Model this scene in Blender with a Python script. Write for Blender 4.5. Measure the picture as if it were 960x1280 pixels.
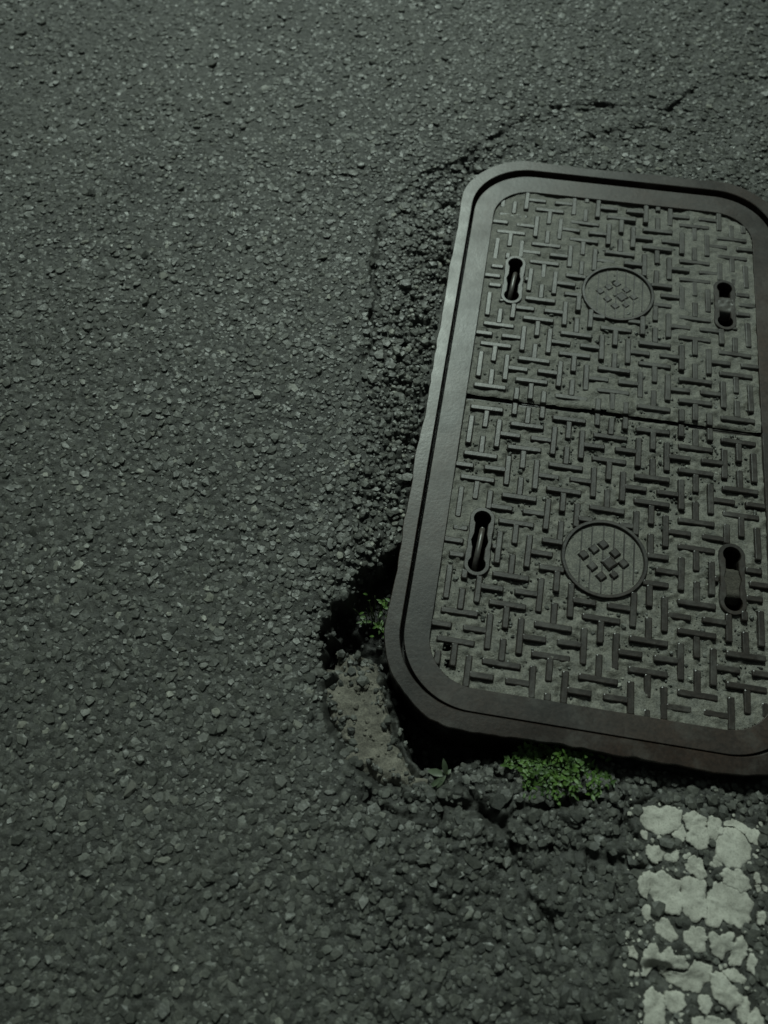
import bpy, bmesh, math, random
import numpy as np
from mathutils import Vector, Matrix

# ------------------------------------------------------------------ camera, sky, sun, exposure
for o in list(bpy.data.objects):
    bpy.data.objects.remove(o, do_unlink=True)
scene = bpy.context.scene
COL = scene.collection
random.seed(7)
RNG = np.random.default_rng(11)

cam_data = bpy.data.cameras.new('camera')
cam = bpy.data.objects.new('camera', cam_data)
COL.objects.link(cam)
CR = Matrix(((0.98562798, 0.16857800, -0.01090571),
             (0.14438516, -0.87417399, -0.46365155),
             (-0.08769493, 0.45541333, -0.88595051)))
rot3 = CR.transposed() @ Matrix(((1, 0, 0), (0, -1, 0), (0, 0, -1)))
cam.matrix_world = Matrix.Translation((-0.20214, -0.72251, 0.98818)) @ rot3.to_4x4()
cam_data.sensor_fit = 'VERTICAL'
cam_data.sensor_height = 24.0
cam_data.lens = 1020 / 1280 * 24.0
cam_data.clip_start = 0.01
cam_data.clip_end = 500.0
cam_data.dof.use_dof = True
cam_data.dof.focus_distance = 1.12
cam_data.dof.aperture_fstop = 2.1
scene.camera = cam

SUN_EL = math.radians(47.0)
SUN_AZ = math.radians(-13.0)          # measured from +Y towards +X
world = bpy.data.worlds.new('World')
scene.world = world
world.use_nodes = True
wn, wl = world.node_tree.nodes, world.node_tree.links
wn.clear()
sky = wn.new('ShaderNodeTexSky')
sky.sky_type = 'NISHITA'
sky.sun_disc = False
sky.sun_elevation = SUN_EL
sky.sun_rotation = SUN_AZ
hs = wn.new('ShaderNodeHueSaturation')
hs.inputs['Saturation'].default_value = 0.12
tint = wn.new('ShaderNodeMix')
tint.data_type = 'RGBA'
tint.blend_type = 'MULTIPLY'
tint.inputs[0].default_value = 1.0
tint.inputs[7].default_value = (0.82, 1.0, 0.88, 1)
bg = wn.new('ShaderNodeBackground')
bg.inputs['Strength'].default_value = 0.012
wo = wn.new('ShaderNodeOutputWorld')
wl.new(sky.outputs[0], hs.inputs['Color'])
wl.new(hs.outputs[0], tint.inputs[6])
wl.new(tint.outputs[2], bg.inputs['Color'])
wl.new(bg.outputs[0], wo.inputs['Surface'])

sd = bpy.data.lights.new('sun', 'SUN')
sd.energy = 2.0
sd.angle = math.radians(9.0)
sd.color = (0.84, 1.0, 0.885)
sun = bpy.data.objects.new('sun', sd)
COL.objects.link(sun)
sdir = Vector((math.sin(SUN_AZ) * math.cos(SUN_EL), math.cos(SUN_AZ) * math.cos(SUN_EL), math.sin(SUN_EL)))
sun.rotation_euler = sdir.to_track_quat('Z', 'Y').to_euler()
sun.location = sdir * 6

scene.view_settings.view_transform = 'Standard'
scene.view_settings.look = 'None'
scene.view_settings.gamma = 1.0
scene.view_settings.exposure = -0.15
scene.view_settings.use_curve_mapping = False


# ------------------------------------------------------------------ helpers
def tag(o, label=None, cat=None, group=None, kind=None):
    if label: o['label'] = label
    if cat: o['category'] = cat
    if group: o['group'] = group
    if kind: o['kind'] = kind
    return o


def empty(name, loc):
    o = bpy.data.objects.new(name, None)
    o.empty_display_size = 0.05
    o.location = loc
    COL.objects.link(o)
    return o


def link(name, mesh, material, parent=None, loc=(0, 0, 0)):
    o = bpy.data.objects.new(name, mesh)
    COL.objects.link(o)
    if material and len(mesh.materials) == 0:
        mesh.materials.append(material)
    if parent is not None:
        o.parent = parent
        o.location = Vector(loc) - parent.location if parent.parent is None else loc
    else:
        o.location = loc
    return o


def pymesh(name, verts, faces, smooth=False):
    me = bpy.data.meshes.new(name)
    me.from_pydata([tuple(v) for v in verts], [], [tuple(f) for f in faces])
    me.update()
    if smooth:
        me.polygons.foreach_set('use_smooth', [True] * len(me.polygons))
    return me


def npmesh(name, V, Fc, smooth=True, attrs=None):
    """V (n,3), Fc (m,k) index array; attrs = {name: float per vertex}."""
    me = bpy.data.meshes.new(name)
    m, k = Fc.shape
    me.vertices.add(len(V))
    me.vertices.foreach_set('co', np.ascontiguousarray(V, dtype=np.float32).ravel())
    me.loops.add(m * k)
    me.loops.foreach_set('vertex_index', np.ascontiguousarray(Fc, dtype=np.int32).ravel())
    me.polygons.add(m)
    me.polygons.foreach_set('loop_start', np.arange(0, m * k, k, dtype=np.int32))
    me.polygons.foreach_set('use_smooth', np.full(m, smooth, dtype=bool))
    me.update(calc_edges=True)
    for n, a in (attrs or {}).items():
        at = me.attributes.new(n, 'FLOAT', 'POINT')
        at.data.foreach_set('value', np.ascontiguousarray(a, dtype=np.float32))
    return me


# value noise and cell noise on numpy arrays, from fixed random tables
TAB = RNG.random((6, 256, 256))


def vnoise(x, y, s, k=0):
    u, v = x / s + 37.3 * k, y / s + 11.7 * k
    i, j = np.floor(u).astype(int), np.floor(v).astype(int)
    fu, fv = u - i, v - j
    fu = fu * fu * fu * (fu * (fu * 6 - 15) + 10)
    fv = fv * fv * fv * (fv * (fv * 6 - 15) + 10)
    T = TAB[k % 6]
    a, b = T[i & 255, j & 255], T[(i + 1) & 255, j & 255]
    c, d = T[i & 255, (j + 1) & 255], T[(i + 1) & 255, (j + 1) & 255]
    return ((a * (1 - fu) + b * fu) * (1 - fv) + (c * (1 - fu) + d * fu) * fv) * 2 - 1


def fbm(x, y, s, n=3, k=0):
    r = 0
    for q in range(n):
        r = r + vnoise(x, y, s / 2 ** q, k + q) / 2 ** q
    return r


def cells(x, y, s, k=0):
    """distance to nearest jittered point (in cell units), second distance, random of that cell, offset"""
    u, v = x / s + 5.1, y / s + 9.7
    i, j = np.floor(u).astype(int), np.floor(v).astype(int)
    A, B, Cc = TAB[k % 6], TAB[(k + 1) % 6], TAB[(k + 2) % 6]
    d1 = np.full(x.shape, 9.0); d2 = np.full(x.shape, 9.0)
    rid = np.zeros(x.shape); ox = np.zeros(x.shape); oy = np.zeros(x.shape)
    for di in (-1, 0, 1):
        for dj in (-1, 0, 1):
            ii, jj = i + di, j + dj
            px = ii + 0.1 + 0.8 * A[ii & 255, jj & 255]
            py = jj + 0.1 + 0.8 * B[ii & 255, jj & 255]
            d = np.hypot(u - px, v - py)
            near = d < d1
            d2 = np.where(near, d1, np.minimum(d2, d))
            rid = np.where(near, Cc[ii & 255, jj & 255], rid)
            ox = np.where(near, u - px, ox); oy = np.where(near, v - py, oy)
            d1 = np.where(near, d, d1)
    return d1, d2, rid, ox, oy


def sstep(a, b, t):
    t = np.clip((t - a) / (b - a), 0, 1)
    return t * t * (3 - 2 * t)


def poly_sd(x, y, poly):
    """signed distance to polygon, negative inside"""
    x = np.asarray(x, float); y = np.asarray(y, float)
    best = np.full(x.shape, 1e9)
    ins = np.zeros(x.shape, bool)
    n = len(poly)
    for q in range(n):
        ax, ay = poly[q]; bx, by = poly[(q + 1) % n]
        dx, dy = bx - ax, by - ay
        t = np.clip(((x - ax) * dx + (y - ay) * dy) / (dx * dx + dy * dy + 1e-12), 0, 1)
        best = np.minimum(best, np.hypot(x - ax - t * dx, y - ay - t * dy))
        cond = ((ay > y) != (by > y)) & (x < (bx - ax) * (y - ay) / ((by - ay) if by != ay else 1e-12) + ax)
        ins ^= cond
    return np.where(ins, -best, best)


def line_d(x, y, pts):
    best = np.full(np.asarray(x).shape, 1e9)
    for (ax, ay), (bx, by) in zip(pts[:-1], pts[1:]):
        dx, dy = bx - ax, by - ay
        t = np.clip(((x - ax) * dx + (y - ay) * dy) / (dx * dx + dy * dy + 1e-12), 0, 1)
        best = np.minimum(best, np.hypot(x - ax - t * dx, y - ay - t * dy))
    return best


def rr_sd(x, y, x0, x1, y0, y1, r):
    cx, cy = (x0 + x1) / 2, (y0 + y1) / 2
    qx = np.abs(x - cx) - (x1 - x0) / 2 + r
    qy = np.abs(y - cy) - (y1 - y0) / 2 + r
    return np.hypot(np.maximum(qx, 0), np.maximum(qy, 0)) + np.minimum(np.maximum(qx, qy), 0) - r


def rr_loop(x0, x1, y0, y1, r, nc=14, ns=24):
    """rounded rectangle, counter-clockwise, same number of points whatever its size"""
    P = []
    cs = [(x1 - r, y0 + r, -90), (x1 - r, y1 - r, 0), (x0 + r, y1 - r, 90), (x0 + r, y0 + r, 180)]
    for q, (cx, cy, a0) in enumerate(cs):
        for i in range(nc + 1):
            a = math.radians(a0 + 90 * i / nc)
            P.append((cx + r * math.cos(a), cy + r * math.sin(a)))
        nx, ny, na = cs[(q + 1) % 4]
        a = math.radians(na)
        ex, ey = nx + r * math.cos(a), ny + r * math.sin(a)
        sx, sy = P[-1]
        for i in range(1, ns):
            t = i / ns
            P.append((sx + (ex - sx) * t, sy + (ey - sy) * t))
    return P


def loft(name, loops, closed_profile=True, smooth=False):
    """skin a list of closed 3-D loops of equal length"""
    n = len(loops[0])
    V = [p for L in loops for p in L]
    Fc = []
    m = len(loops)
    for a in range(m if closed_profile else m - 1):
        b = (a + 1) % m
        for i in range(n):
            j = (i + 1) % n
            Fc.append((a * n + i, a * n + j, b * n + j, b * n + i))
    return pymesh(name, V, Fc, smooth)


def filled(name, outline, holes, z0, z1, bev=0.0):
    """solid plate from a 2-D outline with holes"""
    cu = bpy.data.curves.new(name, 'CURVE')
    cu.dimensions = '2D'
    cu.fill_mode = 'BOTH'
    for L in [outline] + holes:
        sp = cu.splines.new('POLY')
        sp.points.add(len(L) - 1)
        for p, (x, y) in zip(sp.points, L):
            p.co = (x, y, 0, 1)
        sp.use_cyclic_u = True
    cu.extrude = (z1 - z0) / 2 - bev
    cu.bevel_depth = bev
    cu.bevel_resolution = 1
    cu.offset = -bev
    ob = bpy.data.objects.new(name, cu)
    COL.objects.link(ob)
    dg = bpy.context.evaluated_depsgraph_get()
    me = bpy.data.meshes.new_from_object(ob.evaluated_get(dg))
    bpy.data.objects.remove(ob, do_unlink=True)
    me.transform(Matrix.Translation((0, 0, (z0 + z1) / 2)))
    me.materials.clear()
    return me


# ------------------------------------------------------------------ materials
def mat(name):
    m = bpy.data.materials.new(name)
    m.use_nodes = True
    nt = m.node_tree
    b = nt.nodes['Principled BSDF']
    return m, nt, b


def N(nt, t, **kw):
    n = nt.nodes.new(t)
    for k, v in kw.items():
        setattr(n, k, v)
    return n


def noise(nt, scale, detail=4, rough=0.6, coord='Object'):
    tc = N(nt, 'ShaderNodeTexCoord')
    n = N(nt, 'ShaderNodeTexNoise')
    n.inputs['Scale'].default_value = scale
    n.inputs['Detail'].default_value = detail
    n.inputs['Roughness'].default_value = rough
    nt.links.new(tc.outputs[coord], n.inputs['Vector'])
    return n


def ramp(nt, src, stops):
    r = N(nt, 'ShaderNodeValToRGB')
    while len(r.color_ramp.elements) < len(stops):
        r.color_ramp.elements.new(0.5)
    for e, (p, c) in zip(r.color_ramp.elements, stops):
        e.position = p
        e.color = (*c, 1) if len(c) == 3 else c
    nt.links.new(src, r.inputs[0])
    return r


def mix(nt, fac, a, b, blend='MIX'):
    m = N(nt, 'ShaderNodeMix', data_type='RGBA', blend_type=blend)
    for sock, v in ((m.inputs[0], fac), (m.inputs[6], a), (m.inputs[7], b)):
        if hasattr(v, 'is_linked') or isinstance(v, bpy.types.NodeSocket):
            nt.links.new(v, sock)
        elif isinstance(v, (int, float)):
            sock.default_value = v
        else:
            sock.default_value = (*v, 1)
    return m.outputs[2]


def maprange(nt, src, a, b, c, d):
    m = N(nt, 'ShaderNodeMapRange')
    nt.links.new(src, m.inputs[0])
    for i, v in enumerate((a, b, c, d)):
        m.inputs[i + 1].default_value = v
    return m.outputs[0]


def bump(nt, b, src, strength, dist):
    bp = N(nt, 'ShaderNodeBump')
    bp.inputs['Strength'].default_value = strength
    bp.inputs['Distance'].default_value = dist
    nt.links.new(src, bp.inputs['Height'])
    nt.links.new(bp.outputs[0], b.inputs['Normal'])
    return bp


def g3(v, w=0.0):
    return (v * (1.0 + w), v * 1.02, v * (0.95 - w))


def asphalt_material():
    m, nt, b = mat('asphalt_binder')
    at = N(nt, 'ShaderNodeAttribute', attribute_name='tone')
    base = ramp(nt, at.outputs['Fac'], [(0.0, g3(0.016)), (0.2, g3(0.045)), (0.5, g3(0.065)), (1.0, g3(0.10))])
    big = noise(nt, 3.0, 5)
    dirt = ramp(nt, big.outputs['Fac'], [(0.32, (0.72, 0.72, 0.70)), (0.68, (1.25, 1.24, 1.18))])
    fine = noise(nt, 320, 3)
    fr = ramp(nt, fine.outputs['Fac'], [(0.3, (0.65, 0.65, 0.65)), (0.7, (1.3, 1.3, 1.3))])
    c = mix(nt, 1.0, base.outputs[0], dirt.outputs[0], 'MULTIPLY')
    c = mix(nt, 1.0, c, fr.outputs[0], 'MULTIPLY')
    nt.links.new(c, b.inputs['Base Color'])
    nt.links.new(maprange(nt, fine.outputs['Fac'], 0.3, 0.7, 0.45, 0.68), b.inputs['Roughness'])
    f2 = noise(nt, 480, 4, 0.7)
    bump(nt, b, f2.outputs['Fac'], 0.7, 0.0015)
    return m


def stone_material(name='aggregate_stone', attr=True):
    m, nt, b = mat(name)
    if attr:
        src = N(nt, 'ShaderNodeAttribute', attribute_name='tone').outputs['Fac']
    else:
        src = N(nt, 'ShaderNodeObjectInfo').outputs['Random']
    if attr:
        st = [(0.0, g3(0.035)), (0.25, g3(0.08)), (0.55, g3(0.115, 0.015)), (0.82, g3(0.155, 0.0)), (0.93, g3(0.21, 0.03)), (1.0, g3(0.32, 0.03))]
    else:
        st = [(0.0, g3(0.09)), (0.5, g3(0.14, 0.04)), (0.8, g3(0.18)), (1.0, g3(0.26, 0.04))]
    base = ramp(nt, src, st)
    n1 = noise(nt, 260, 4, 0.65)
    r1 = ramp(nt, n1.outputs['Fac'], [(0.3, (0.6, 0.62, 0.6)), (0.7, (1.25, 1.25, 1.2))])
    c = mix(nt, 1.0, base.outputs[0], r1.outputs[0], 'MULTIPLY')
    nt.links.new(c, b.inputs['Base Color'])
    n2 = noise(nt, 90, 2)
    nt.links.new(maprange(nt, n2.outputs['Fac'], 0.35, 0.65, 0.36, 0.60), b.inputs['Roughness'])
    bump(nt, b, n1.outputs['Fac'], 0.5, 0.0012)
    return m


def iron_material(name, c0, c1, rust, rough=(0.40, 0.58), stain=None, spec=0.5, dust=None):
    m, nt, b = mat(name)
    n1 = noise(nt, 14, 6, 0.65)
    n2 = noise(nt, 190, 4, 0.7)
    base = ramp(nt, n1.outputs['Fac'], [(0.3, c0), (0.7, c1)])
    rm = ramp(nt, noise(nt, 6, 5, 0.6).outputs['Fac'], [(0.35, (0, 0, 0)), (0.75, (1, 1, 1))])
    c = mix(nt, rm.outputs[0], base.outputs[0], rust)
    sp = ramp(nt, n2.outputs['Fac'], [(0.3, (0.55, 0.55, 0.55)), (0.7, (1.4, 1.38, 1.35))])
    c = mix(nt, 1.0, c, sp.outputs[0], 'MULTIPLY')
    if dust:
        dm = ramp(nt, noise(nt, 22, 5, 0.7, 'Generated').outputs['Fac'], [(dust[0], (0, 0, 0)), (dust[1], (0.8, 0.8, 0.8))])
        geo2 = N(nt, 'ShaderNodeNewGeometry')
        nz = N(nt, 'ShaderNodeTexNoise')
        nz.inputs['Scale'].default_value = 24
        nz.inputs['Detail'].default_value = 5
        nz.inputs['Roughness'].default_value = 0.7
        nt.links.new(geo2.outputs['Position'], nz.inputs['Vector'])
        nt.links.new(nz.outputs['Fac'], dm.inputs[0])
        c = mix(nt, dm.outputs[0], c, (0.12, 0.115, 0.105))
    if stain:
        geo = N(nt, 'ShaderNodeNewGeometry')
        ds = N(nt, 'ShaderNodeVectorMath', operation='DISTANCE')
        wob = N(nt, 'ShaderNodeVectorMath', operation='MULTIPLY_ADD')
        nn = noise(nt, 25, 3, 0.6)
        nt.links.new(nn.outputs['Color'], wob.inputs[0])
        wob.inputs[1].default_value = (0.03, 0.03, 0.0)
        nt.links.new(geo.outputs['Position'], wob.inputs[2])
        nt.links.new(wob.outputs[0], ds.inputs[0])
        ds.inputs[1].default_value = stain
        sm = maprange(nt, ds.outputs['Value'], 0.014, 0.022, 0.55, 0.0)
        c = mix(nt, sm, c, (0.02, 0.02, 0.02))
    nt.links.new(c, b.inputs['Base Color'])
    b.inputs['Metallic'].default_value = 0.0
    b.inputs['Specular IOR Level'].default_value = spec
    nt.links.new(maprange(nt, n1.outputs['Fac'], 0.3, 0.7, rough[0], rough[1]), b.inputs['Roughness'])
    bump(nt, b, n2.outputs['Fac'], 0.25, 0.0008)
    return m


def dirt_material(name, lo, hi, scale=60, rough=0.85):
    m, nt, b = mat(name)
    n1 = noise(nt, scale, 6, 0.7)
    n2 = noise(nt, 420, 3, 0.7)
    base = ramp(nt, n1.outputs['Fac'], [(0.3, lo), (0.7, hi)])
    sp = ramp(nt, n2.outputs['Fac'], [(0.3, (0.6, 0.6, 0.6)), (0.7, (1.35, 1.35, 1.3))])
    c = mix(nt, 1.0, base.outputs[0], sp.outputs[0], 'MULTIPLY')
    nt.links.new(c, b.inputs['Base Color'])
    b.inputs['Roughness'].default_value = rough
    bump(nt, b, n2.outputs['Fac'], 0.7, 0.0016)
    return m


def paint_material():
    m, nt, b = mat('road_paint')
    n1 = noise(nt, 45, 6, 0.7)
    n2 = noise(nt, 500, 3, 0.7)
    base = ramp(nt, n1.outputs['Fac'], [(0.28, g3(0.34, 0.05)), (0.5, g3(0.50, 0.04)), (0.75, g3(0.60, 0.03))])
    sp = ramp(nt, n2.outputs['Fac'], [(0.28, (0.55, 0.55, 0.53)), (0.5, (1.0, 1.0, 1.0))])
    c = mix(nt, 1.0, base.outputs[0], sp.outputs[0], 'MULTIPLY')
    nt.links.new(c, b.inputs['Base Color'])
    b.inputs['Roughness'].default_value = 0.7
    bump(nt, b, n2.outputs['Fac'], 0.5, 0.0012)
    return m


def leaf_material(name, lo, hi):
    m, nt, b = mat(name)
    n1 = noise(nt, 70, 4)
    base = ramp(nt, n1.outputs['Fac'], [(0.35, lo), (0.7, hi)])
    nt.links.new(base.outputs[0], b.inputs['Base Color'])
    b.inputs['Roughness'].default_value = 0.5
    b.inputs['Subsurface Weight'].default_value = 0.0
    return m


M_ASPHALT = asphalt_material()
M_STONE = stone_material()
M_BIGSTONE = stone_material('pale_stone', attr=False)
M_FRAME = iron_material('frame_iron', (0.014, 0.012, 0.011), (0.026, 0.021, 0.019), (0.040, 0.023, 0.016), (0.34, 0.45), spec=0.55, dust=(0.50, 0.85))
M_PLATE = iron_material('cover_iron', (0.024, 0.021, 0.020), (0.038, 0.033, 0.031), (0.052, 0.031, 0.022), (0.35, 0.48), stain=(-0.222, -0.035, 0.0), spec=0.55, dust=(0.52, 0.88))
M_BAR = iron_material('tread_iron', (0.018, 0.016, 0.015), (0.032, 0.028, 0.026), (0.038, 0.025, 0.018), (0.32, 0.44), spec=0.7, dust=(0.50, 0.72))
M_BARFAR = iron_material('dusty_tread_iron', (0.024, 0.022, 0.021), (0.040, 0.037, 0.034), (0.045, 0.033, 0.026), (0.33, 0.45), spec=0.66, dust=(0.40, 0.62))
M_ROD = iron_material('rod_iron', (0.07, 0.065, 0.06), (0.12, 0.115, 0.11), (0.08, 0.06, 0.045), (0.34, 0.44), spec=1.0)
M_DUST = dirt_material('grey_dust', g3(0.095, 0.03), g3(0.235, 0.06), 75, 0.52)
M_PLUG = dirt_material('brown_dirt', (0.05, 0.045, 0.038), (0.10, 0.09, 0.075))
M_MORTAR = dirt_material('mortar', (0.115, 0.107, 0.092), (0.26, 0.243, 0.208), 45)
M_PAINT = paint_material()
M_MOSS = leaf_material('moss_green', (0.03, 0.06, 0.018), (0.13, 0.25, 0.045))
M_LEAF = leaf_material('seedling_green', (0.07, 0.095, 0.055), (0.15, 0.19, 0.12))
M_STEM = leaf_material('stem_green', (0.05, 0.07, 0.03), (0.09, 0.11, 0.05))

# ------------------------------------------------------------------ plan of the place (metres; cover top is z = 0)
FRAME_OUT = (-0.2705, 0.2705, -0.4885, 0.5135, 0.112)
FRAME_IN = (-0.2515, 0.2515, -0.4675, 0.4905, 0.098)
COVER = (-0.2465, 0.2465, -0.4660, 0.4750, 0.096)
PATTERN = (-0.213, 0.213, -0.437, 0.437, 0.062)
SEAM = 0.0009
SLOT_X, SLOT_Y = 0.166, 0.236

PIT = [(-0.2736, -0.2398), (-0.3011, -0.2736), (-0.3184, -0.311), (-0.3423, -0.3553), (-0.3541, -0.3963), (-0.3422, -0.4531), (-0.3038, -0.4341), (-0.2637, -0.4399), (-0.2418, -0.4362), (-0.2469, -0.2694)]
GULLY = [(-0.2678, -0.4036), (-0.254, -0.4486), (-0.2369, -0.4912), (-0.2055, -0.5409), (-0.1678, -0.5345), (-0.1219, -0.5154), (-0.0888, -0.5098), (-0.0788, -0.4596), (-0.185, -0.4057)]
MORTAR = [(-0.3376, -0.4606), (-0.3061, -0.4218), (-0.2671, -0.4321), (-0.2468, -0.4678), (-0.23, -0.5096), (-0.1943, -0.5511), (-0.2491, -0.5697), (-0.2945, -0.5446), (-0.3232, -0.5008)]
PATCH = [(-0.2569, 0.5616), (-0.2058, 0.6313), (0.1123, 0.7541), (0.4614, 0.7805), (0.3211, -0.5658), (0.0561, -0.5331), (0.062, -0.7636), (-0.2067, -0.8098), (-0.2722, -0.5978), (-0.3249, -0.5035), (-0.3702, -0.3861), (-0.3811, -0.2843), (-0.364, -0.1144), (-0.3818, 0.0589), (-0.3824, 0.1903), (-0.3953, 0.3425), (-0.3315, 0.4717)]
COARSE = [(-0.2772, -0.5714), (-0.0964, -0.4941), (0.0552, -0.4968), (0.2384, -0.5023), (0.2194, -0.8113), (-0.233, -0.8895), (-0.2844, -0.6773)]
CRACKS = [
    ([(-0.2525, 0.5238), (-0.3061, 0.4943), (-0.3452, 0.4675), (-0.3724, 0.4145), (-0.3914, 0.3681), (-0.4018, 0.3319)], 0.0028, 0.005),
    ([(-0.4018, 0.3319), (-0.3945, 0.259), (-0.3905, 0.2064), (-0.373, 0.1663), (-0.3823, 0.1313)], 0.004, 0.011),
    ([(-0.3823, 0.1313), (-0.3675, 0.077), (-0.3777, 0.0363), (-0.3729, -0.0159)], 0.0025, 0.006),
    ([(-0.1841, 0.6347), (-0.2564, 0.5573), (-0.2854, 0.4997)], 0.0028, 0.005),
    ([(-0.1353, 0.6694), (-0.063, 0.6921), (0.0102, 0.6989), (0.0759, 0.7046), (0.0976, 0.7355), (0.1271, 0.7752)], 0.0035, 0.012),
    ([(-0.2644, 0.503), (-0.2846, 0.4384)], 0.004, 0.007),
    ([(-0.0587, 0.61), (0.0261, 0.6496), (0.0836, 0.6498)], 0.003, 0.006),
    ([(-0.1772, -0.572), (-0.1352, -0.5694), (-0.1003, -0.5901), (-0.0751, -0.5636), (-0.0341, -0.5522), (0.0203, -0.5294)], 0.005, 0.014),
    ([(-0.1466, -0.5531), (-0.1163, -0.5706), (-0.0958, -0.5893), (-0.0846, -0.6091)], 0.004, 0.012),
    ([(-0.2557, -0.5853), (-0.2153, -0.6008), (-0.1611, -0.5872)], 0.004, 0.010),
    ([(-0.0398, -0.6015), (0.0235, -0.6035), (0.0593, -0.6042)], 0.006, 0.010),
    ([(0.0364, -0.7058), (0.0619, -0.709), (0.0871, -0.7069)], 0.008, 0.014),
    ([(-0.0846, -0.6091), (-0.0718, -0.649), (-0.0343, -0.675), (-0.0229, -0.7121)], 0.004, 0.008),
]
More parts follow.
